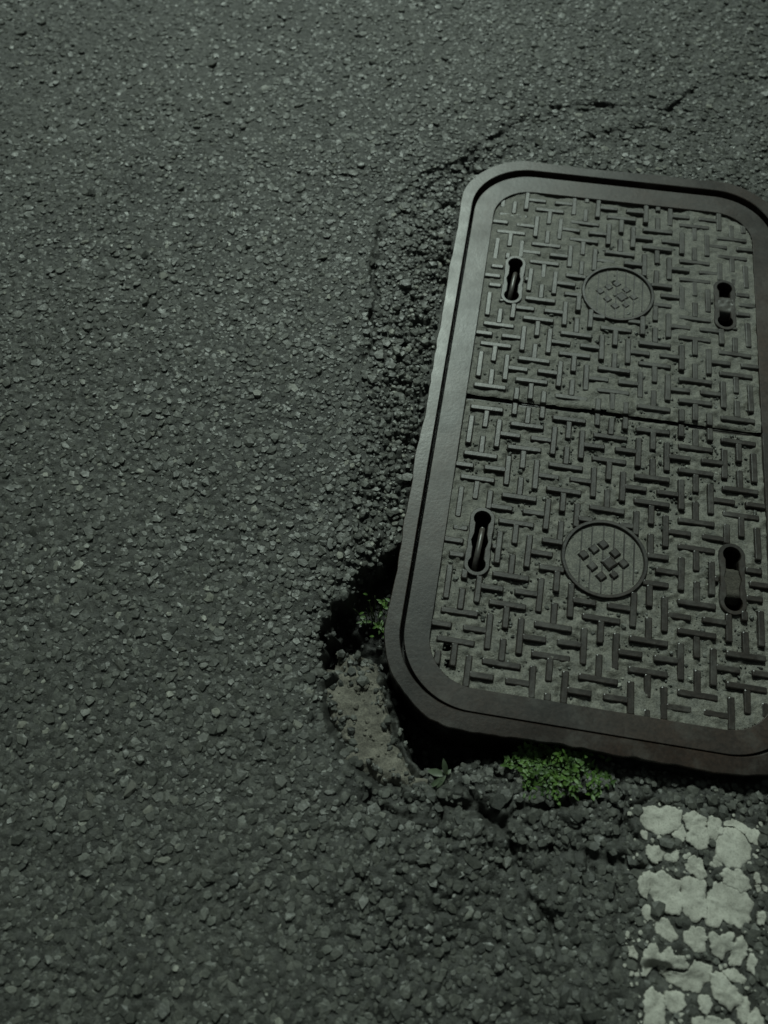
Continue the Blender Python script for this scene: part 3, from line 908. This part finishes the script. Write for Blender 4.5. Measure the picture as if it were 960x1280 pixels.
def tube(name, pts, rad, n=10):
    pts = [Vector(p) for p in pts]
    V, Fc = [], []
    for i, p in enumerate(pts):
        t = (pts[min(i + 1, len(pts) - 1)] - pts[max(i - 1, 0)]).normalized()
        s = t.cross(Vector((0, 0, 1)))
        s = s.normalized() if s.length > 1e-5 else Vector((1, 0, 0))
        u = s.cross(t)
        r = rad if not hasattr(rad, '__len__') else rad[i]
        for k in range(n):
            a = 2 * math.pi * k / n
            V.append(p + s * (r * math.cos(a)) + u * (r * math.sin(a)))
    for i in range(len(pts) - 1):
        for k in range(n):
            j = (k + 1) % n
            Fc.append((i * n + k, i * n + j, i * n + n + j, i * n + n + k))
    Fc.append(tuple(range(n)))
    Fc.append(tuple((len(pts) - 1) * n + k for k in range(n)))
    return pymesh(name, V, Fc, True)


def build_leaf(sign, label, pocks):
    ya, yb = (SEAM, COVER[3]) if sign > 0 else (COVER[2], -SEAM)
    root = empty('handhole_cover', (0, sign * 0.236, -0.03))
    tag(root, label, 'manhole cover', 'two leaves of the double cover')

    def put(name, me, material, under=None):
        me.transform(Matrix.Translation((0, -sign * 0.236, 0.03)))
        return link2(name, me, material, under)

    def link2(name, me, material, under=None):
        o = bpy.data.objects.new(name, me)
        if material and not me.materials:
            me.materials.append(material)
        o.parent = under or root
        COL.objects.link(o)
        return o

    # raised smooth border, open towards the seam
    full = rr_loop(*COVER, 18, 30)
    inn = rr_loop(*PATTERN, 14, 30)

    def half(loop):
        k = [p for p in loop if (p[1] * sign) > SEAM + 0.002]
        a = [math.atan2(p[1] - sign * 0.1, p[0]) if sign > 0 else math.atan2(-(p[1] - sign * 0.1), p[0]) for p in k]
        k = [p for _, p in sorted(zip(a, k))]
        lo = [p for p in k]
        # start on the right side at the seam, run round the far end, finish on the left
        lo.sort(key=lambda p: math.atan2(sign * p[1], p[0]))
        return lo
    fo, fi = half(full), half(inn)
    ys = sign * SEAM
    yb_ = -sign * 0.0005
    outline = [(COVER[1], yb_)] + fo + [(COVER[0], yb_)] + [(PATTERN[0], yb_)] + fi[::-1] + [(PATTERN[1], yb_)]
    put('border', filled('border', outline, [], -0.032, 0.0, 0.0006), M_PLATE)
    # sunk plate with the lifting slots cut through
    holes = [slot_hole(q * SLOT_X, sign * SLOT_Y) for q in (-1, 1)]
    for (hx, hy, hr) in pocks:
        holes.append([(hx + hr * math.cos(a) * 1.2, hy + hr * math.sin(a)) for a in np.linspace(0, 2 * math.pi, 12, endpoint=False)])
    plate_o = [(PATTERN[1] + 0.0012, ys)] + [(p[0] * 1.005, p[1] + sign * 0.001) for p in fi] + [(PATTERN[0] - 0.0012, ys)]
    put('plate', filled('plate', plate_o, holes, -0.030, -0.0098), M_BAR)

    # dust caked between the bars
    s = 0.0024
    X, Y = np.meshgrid(np.arange(PATTERN[0] - 0.001, PATTERN[1] + 0.0015, s), np.arange(SEAM + 0.0001, PATTERN[3] + 0.001, s))
    Y = Y * sign
    ok = rr_sd(X, Y, PATTERN[0], PATTERN[1], PATTERN[2], PATTERN[3], PATTERN[4]) < 0.0012
    for q in (-1, 1):
        hole = poly_sd(X, Y, holes[0 if q < 0 else 1])
        ok &= hole > 0.0015
    for (hx, hy, hr) in pocks:
        ok &= np.hypot(X - hx, Y - hy) > hr
    ok &= np.hypot(X, Y - sign * 0.234) > 0.052
    fill = sstep(0.35, -0.25, Y) if True else 0
    d1, d2, rid, ox, oy = cells(X, Y, 0.009, 3)
    z = -0.0068 + 0.0014 * fbm(X, Y, 0.026, 3, 1) + 0.0026 * sstep(0.0, 0.8, fbm(X, Y, 0.09, 2, 4) + 0.9 * sstep(-0.05, 0.16, X) * sstep(0.05, 0.35, Y)) + 0.0022 * np.clip(1 - d1 * d1 * 3, 0, 1) * (rid > 0.6) * (0.3 + 0.7 * fill) + 0.0007 * fill
    z = z + 0.0005 * vnoise(X, Y, 0.005, 2)
    z = z + (0.0012 if sign > 0 else 0.0)
    z = np.minimum(z, -0.0020)
    z = z - 0.0025 * sstep(0.008, 0.001, np.abs(Y)) * (0.3 + 0.7 * sstep(-0.3, 0.4, vnoise(X, Y, 0.05, 2)))
    ok &= np.abs(Y) > 0.0010 + 0.008 * np.clip(fbm(X, Y, 0.03, 2, 5) - 0.15, 0, 1)
    ny, nx = X.shape
    idx = np.arange(nx * ny).reshape(ny, nx)
    Fc = np.stack([idx[:-1, :-1], idx[:-1, 1:], idx[1:, 1:], idx[1:, :-1]], -1).reshape(-1, 4)
    if sign < 0:
        Fc = Fc[:, ::-1]
    me = npmesh('dust', np.stack([X.ravel(), Y.ravel(), z.ravel()], 1), Fc[ok.ravel()[Fc].all(1)], True)
    tag(put('dust', me, M_DUST), 'grey dust caked between the tread bars', kind='stuff')

    # tread bars
    for vert, off, a, b in tread_segments():
        mid = (a + b) / 2 if vert else off
        t = np.arange(a, b + 1e-9, 0.0005)
        x, y = (np.full(t.shape, off), t) if vert else (t, np.full(t.shape, off))
        ok = usable(x, y) & (y * sign > 0)
        if not ok.any():
            continue
        runs, st = [], None
        for i, v in enumerate(list(ok) + [False]):
            if v and st is None: st = i
            if not v and st is not None:
                runs.append((t[st], t[i - 1])); st = None
        for r0, r1 in runs:
            if r1 - r0 < 0.007:
                continue
            o = bpy.data.objects.new('tread_bar', bar_mesh(r1 - r0, sign))
            c = (r0 + r1) / 2
            wx, wy = (off, c) if vert else (c, off)
            o.location = (wx + random.gauss(0, 0.0002), wy - sign * 0.236 + random.gauss(0, 0.0002), 0.03 - 0.0006 + random.uniform(-0.0016, 0.0002))
            o.rotation_euler = (0, 0, (math.pi / 2 if vert else 0) + random.gauss(0, 0.008))
            o.parent = root
            COL.objects.link(o)

    # lifting slots
    for q in (-1, 1):
        cx, cy = q * SLOT_X, sign * SLOT_Y
        h = slot_hole(cx, cy)
        c = capsule(cx, cy, 0.0178, 0.034)
        at = lambda A, B, tt, z: [(a[0] + (b[0] - a[0]) * tt, a[1] + (b[1] - a[1]) * tt, z) for a, b in zip(A, B)]
        rim = loft('slot_rim', [at(c, h, 0, -0.0105), at(c, h, 0.10, -0.0016), at(c, h, 0.2, -0.0010), at(c, h, 0.9, -0.0010), at(c, h, 1.0, -0.0020), at(c, h, 1.0, -0.024)], False, False)
        ro = put('slot_rim', rim, M_BAR)
        if q < 0:
            pts = []
            for i in range(15):
                u = i / 14
                pts.append((cx + 0.0022 - 0.0045 * u, cy + 0.024 - 0.066 * u, -0.0045 - 0.018 * abs(2 * u - 0.85) ** 3.2))
            put('lifting_rod', tube('lifting_rod', pts, 0.0040), M_ROD, ro)
        else:
            V, Fl = [], []
            n = 18
            lo_, hi_ = (-0.020, 0.0195) if sign > 0 else (-0.030, 0.019)
            for i in range(n + 1):
                for j in range(9):
                    u, v = i / n, j / 8
                    yy = lo_ + (hi_ - lo_) * u
                    xx = -0.0125 + 0.025 * v
                    zz = (-0.0014 if sign > 0 else -0.0036) - 0.016 * abs(2 * u - 1) ** 10 + 0.0008 * random.uniform(-1, 1)
                    V.append((cx + xx, cy + yy, zz))
            for i in range(n):
                for j in range(8):
                    a = i * 9 + j
                    Fl.append((a, a + 1, a + 10, a + 9))
            put('dirt_plug', pymesh('dirt_plug', V, Fl, True), M_BARFAR if sign > 0 else M_PLUG, ro)

    # round emblem
    ey = sign * 0.234
    wear = 0.0022 if sign > 0 else 0.0004
    circ = lambda r, z: [(r * math.cos(a), ey + r * math.sin(a), z) for a in np.linspace(0, 2 * math.pi, 80, endpoint=False)]
    eo = put('emblem_ring', loft('emblem_ring', [circ(0.0575, -0.0105), circ(0.0570, -0.0016), circ(0.0562, -0.0009), circ(0.0528, -0.0009), circ(0.0520, -0.0016), circ(0.0512, -0.008)], False, False), M_BAR)
    disc = [circ(r, -0.0046 + 0.0002 * (k % 2)) for k, r in enumerate((0.0515, 0.04, 0.025, 0.012, 0.001))]
    put('emblem_disc', loft('emblem_disc', disc, False, True), M_DUST, eo)
    for sx in (-0.031, -0.0175, -0.002, 0.012, 0.0255, 0.039):
        hl = math.sqrt(0.0495 ** 2 - sx * sx)
        V = [(sx - 0.0014, ey - hl, -0.006), (sx + 0.0014, ey - hl, -0.006), (sx + 0.0014, ey + hl, -0.006), (sx - 0.0014, ey + hl, -0.006),
             (sx - 0.0008, ey - hl, -0.0036), (sx + 0.0008, ey - hl, -0.0036), (sx + 0.0008, ey + hl, -0.0036), (sx - 0.0008, ey + hl, -0.0036)]
        put('emblem_stripe', pymesh('emblem_stripe', V, [(4, 5, 6, 7), (0, 1, 5, 4), (1, 2, 6, 5), (2, 3, 7, 6), (3, 0, 4, 7)]), M_BAR, eo)
    for dx, dy, hd in ((-0.0024, 0.0206, 0.0088), (-0.0143, 0.0119, 0.0085), (-0.0275, 0.0012, 0.0085), (0.0135, 0.0103, 0.0088), (-0.0151, -0.0135, 0.0085),
                       (-0.003, -0.0262, 0.0085), (0.0068, -0.0052, 0.0128), (0.0252, -0.003, 0.0085), (0.0135, -0.0215, 0.0070)):
        V = []
        for k, (z, sc) in enumerate(((-0.006, 1.0), (-0.0018 - wear, 0.86), (-0.001 - wear, 0.66))):
            V += [(dx + hd * sc, ey + dy, z), (dx, ey + dy + hd * sc, z), (dx - hd * sc, ey + dy, z), (dx, ey + dy - hd * sc, z)]
        Fl = [(8, 9, 10, 11)]
        for k in (0, 4):
            for i in range(4):
                j = (i + 1) % 4
                Fl.append((k + i, k + j, k + 4 + j, k + 4 + i))
        put('emblem_diamond', pymesh('emblem_diamond', V, Fl), M_BAR, eo)
    return root


build_leaf(1, 'far upper leaf of the iron double cover, paler and shinier', [])
build_leaf(-1, 'near lower leaf of the iron double cover, darker and browner', [(-0.1895, -0.3895, 0.0045), (-0.1855, -0.4095, 0.0045)])


# loose grit lying on the covers
def build_grit():
    rng = np.random.default_rng(3)
    n = 5200
    x = rng.uniform(-0.205, 0.205, n)
    y = 0.43 - 0.86 * rng.random(n) ** 0.75
    ok = rr_sd(x, y, *PATTERN) < -0.004
    for s in (-1, 1):
        for q in (-1, 1):
            yy = np.clip(y, s * SLOT_Y - 0.034, s * SLOT_Y + 0.034)
            ok &= np.hypot(x - q * SLOT_X, y - yy) > 0.013
    ok &= (np.abs(y) > 0.004)
    x, y = x[ok], y[ok]
    rad = np.clip(rng.lognormal(math.log(0.0013), 0.45, len(x)), 0.0006, 0.0042)
    z = np.full(len(x), -0.0064) + rad * 0.3
    V, Fc = stone_cloud(x, y, z, rad, rng, 0.8)
    tone = np.clip(rng.normal(0.6, 0.2, len(x)), 0.1, 1)
    me = npmesh('grit', V, Fc, False, {'tone': np.repeat(tone, 12)})
    tag(link('grit', me, M_STONE), 'loose grey grit scattered between the tread bars', 'grit', kind='stuff')


build_grit()


# ------------------------------------------------------------------ cracked road marking
def build_paint():
    xs = [p[0] for q in PAINT for p in q]; ys = [p[1] for q in PAINT for p in q]
    root = empty('road_marking', (sum(xs) / len(xs), sum(ys) / len(ys), -0.012))
    tag(root, 'cracked white road paint in flakes on the asphalt below the cover', 'road marking')
    rng = np.random.default_rng(9)
    for poly in PAINT:
        P = np.array(poly)
        # resample with rounded corners
        n = 84
        seg = np.linalg.norm(np.roll(P, -1, 0) - P, axis=1)
        cum = np.concatenate([[0], np.cumsum(seg)])
        t = np.linspace(0, cum[-1], n, endpoint=False)
        Q = np.stack([np.interp(t, cum, np.append(P[:, k], P[0, k])) for k in (0, 1)], 1)
        Q = 0.7 * Q + 0.15 * (np.roll(Q, 1, 0) + np.roll(Q, -1, 0))
        c = Q.mean(0)
        d = Q - c
        L = np.linalg.norm(d, axis=1)[:, None] + 1e-9
        jit = 0.0019 * fbm(Q[:, 0], Q[:, 1], 0.007, 3, 1) + 0.0004 * rng.normal(size=n)
        d = d * (1.0 + ((jit[:, None] + 0.0015) / L))
        rings = []
        lift = rng.uniform(-0.0010, 0.0010)
        for sc, h in ((1.0, -0.006), (0.995, 0.0012), (0.98, 0.0019), (0.88, 0.0022), (0.74, 0.0024), (0.56, 0.0023), (0.38, 0.0024), (0.2, 0.0023), (0.06, 0.0024)):
            R = c + d * sc
            z = macro(R[:, 0], R[:, 1]) + h + lift + 0.0012 * vnoise(R[:, 0], R[:, 1], 0.012, 3) + 0.0009 * vnoise(R[:, 0], R[:, 1], 0.007, 1) + 0.0006 * vnoise(R[:, 0], R[:, 1], 0.004, 5)
            rings.append([(R[i, 0] - root.location.x, R[i, 1] - root.location.y, z[i] - root.location.z) for i in range(n)])
        V = [p for r in rings for p in r]
        Fl = []
        for q in range(len(rings) - 1):
            for i in range(n):
                j = (i + 1) % n
                Fl.append((q * n + i, q * n + j, q * n + n + j, q * n + n + i))
        Fl.append(tuple(range((len(rings) - 1) * n, len(rings) * n)))
        me = pymesh('paint_flake', V, Fl, True)
        me.materials.append(M_PAINT)
        o = bpy.data.objects.new('paint_flake', me)
        o.parent = root
        COL.objects.link(o)


build_paint()


def build_specks():
    rng = np.random.default_rng(17)
    xs = [p[0] for q in PAINT[:42] for p in q]; ys = [p[1] for q in PAINT[:42] for p in q]
    x = rng.uniform(min(xs) - 0.01, max(xs) + 0.01, 900); y = rng.uniform(min(ys) - 0.01, max(ys) + 0.005, 900)
    d = paint_mask(x, y)
    k = (d > 0.003) & (d < 0.016) & (rng.random(900) < 0.45)
    x, y = x[k], y[k]
    rad = rng.uniform(0.0010, 0.0034, len(x))
    V, Fc = stone_cloud(x, y, ground(x, y) + 0.0012, rad, rng, 0.4, rad * 0.2)
    tag(link('paint_specks', npmesh('paint_specks', V, Fc, False), M_PAINT), 'tiny white paint specks left between the flakes', 'paint', kind='stuff')


build_specks()


# ------------------------------------------------------------------ weeds
def leaf_geo(V, Fc, base, dirv, length, width, curl, rng):
    dirv = Vector(dirv).normalized()
    side = dirv.cross(Vector((0, 0, 1)))
    side = side.normalized() if side.length > 1e-4 else Vector((1, 0, 0))
    up = side.cross(dirv)
    b = len(V)
    prof = ((0.0, 0.12), (0.3, 0.8), (0.6, 1.0), (0.85, 0.6), (1.0, 0.05))
    for t, w in prof:
        p = Vector(base) + dirv * (length * t) - up * (curl * length * t * t)
        V.append(p - side * (width * w / 2) + up * (0.12 * width * w)); V.append(p); V.append(p + side * (width * w / 2) + up * (0.12 * width * w))
    for i in range(len(prof) - 1):
        a = b + i * 3
        Fc.append((a, a + 1, a + 4, a + 3)); Fc.append((a + 1, a + 2, a + 5, a + 4))


def gz(x, y):
    return float(ground(np.array([x]), np.array([y]))[0])


def moss(name, poly, n, height, label, cat, lsize, seed, mt, zmin=-1.0):
    rng = np.random.default_rng(seed)
    P = np.array(poly)
    cx, cy = P.mean(0)
    root = empty(name, (cx, cy, max(gz(cx, cy), zmin)))
    tag(root, label, cat)
    gxs = np.linspace(P[:, 0].min(), P[:, 0].max(), 40); gys = np.linspace(P[:, 1].min(), P[:, 1].max(), 40)
    GX, GY = np.meshgrid(gxs, gys); GZ = np.maximum(ground(GX, GY), zmin)
    gi = lambda a, b: GZ[int((b - gys[0]) / (gys[-1] - gys[0]) * 39), int((a - gxs[0]) / (gxs[-1] - gxs[0]) * 39)]
    V, Fc = [], []
    k = 0
    while k < n:
        x = rng.uniform(P[:, 0].min(), P[:, 0].max()); y = rng.uniform(P[:, 1].min(), P[:, 1].max())
        sdv = poly_sd(np.array([x]), np.array([y]), poly)[0] + 0.030 * vnoise(np.array([x]), np.array([y]), 0.015, 2)[0]
        if sdv > 0:
            continue
        k += 1
        top = height * min(1.0, -sdv / 0.018) * (0.6 + 0.9 * vnoise(np.array([x]), np.array([y]), 0.016, 4)[0])
        z = -0.002 + float(gi(x, y)) + max(top, 0.002) * rng.uniform(0.2, 1.0)
        a = rng.uniform(0, 6.28); el = rng.uniform(-0.2, 1.1)
        dv = (math.cos(a) * math.cos(el), math.sin(a) * math.cos(el), math.sin(el))
        leaf_geo(V, Fc, (x - cx, y - cy, z - root.location.z), dv, lsize * rng.uniform(0.6, 1.4), lsize * rng.uniform(0.4, 0.7), rng.uniform(0, 0.6), rng)
    me = pymesh('foliage', V, Fc, True)
    me.materials.append(mt)
    o = bpy.data.objects.new('foliage', me); o.parent = root; COL.objects.link(o)
    V, Fc2 = [], []
    for q in range(14):
        x = rng.normal(0, 0.012); y = rng.normal(0, 0.008)
        st = tube('s', [(x, y, -0.01), (x * 1.2, y * 1.2, height * 0.4), (x * 1.4, y * 1.4, height * 0.8)], [0.0009, 0.0007, 0.0004], 5)
        b = len(V)
        V += [v.co.copy() for v in st.vertices]
        Fc2 += [tuple(b + i for i in p.vertices) for p in st.polygons]
        bpy.data.meshes.remove(st)
    me = pymesh('stem', V, Fc2, True); me.materials.append(M_STEM)
    o = bpy.data.objects.new('stem', me); o.parent = root; COL.objects.link(o)


moss('moss_clump', [(-0.103, -0.5122), (-0.0933, -0.4934), (-0.0717, -0.4859), (-0.0376, -0.4897), (0.0196, -0.4858), (0.0278, -0.5014), (-0.0084, -0.5317), (-0.0204, -0.5483), (-0.0434, -0.5413), (-0.072, -0.5369), (-0.0848, -0.5223)], 850, 0.013,
     'bright green mossy weed clump at the lower edge of the iron frame', 'weed', 0.0068, 31, M_MOSS, -0.022)
moss('weed_sprig', [(-0.3065, -0.3569), (-0.3048, -0.33), (-0.2898, -0.3158), (-0.2777, -0.3348), (-0.272, -0.3682), (-0.2857, -0.3761)], 45, 0.024,
     'small green sprig in the dark hole left of the iron frame', 'weed', 0.0075, 32, M_MOSS, -0.052)


def seedling():
    px, py = [(-0.1705, -0.5452)][0]
    root = empty('seedling', (px, py, gz(px, py) - 0.002))
    tag(root, 'pale broad-leaved seedling at the crumbled edge beneath the frame corner', 'seedling')
    rng = np.random.default_rng(8)
    st = tube('stem', [(0, 0, -0.012), (0.001, 0.002, 0.004), (0.002, 0.004, 0.014)], [0.0013, 0.0011, 0.0008], 6)
    st.materials.append(M_STEM)
    o = bpy.data.objects.new('stem', st); o.parent = root; COL.objects.link(o)
    for a, el, ln, wd in ((172, 0.10, 0.022, 0.009), (222, 0.02, 0.026, 0.006), (240, 0.10, 0.017, 0.005), (110, 0.9, 0.020, 0.007), (60, 0.3, 0.009, 0.004)):
        V, Fc = [], []
        a = math.radians(a)
        leaf_geo(V, Fc, (0.001, 0.002, 0.008), (math.cos(a) * math.cos(el), math.sin(a) * math.cos(el), math.sin(el)), ln, wd, 0.35, rng)
        me = pymesh('leaf', V, Fc, True); me.materials.append(M_LEAF)
        o = bpy.data.objects.new('leaf', me); o.parent = root; COL.objects.link(o)


seedling()
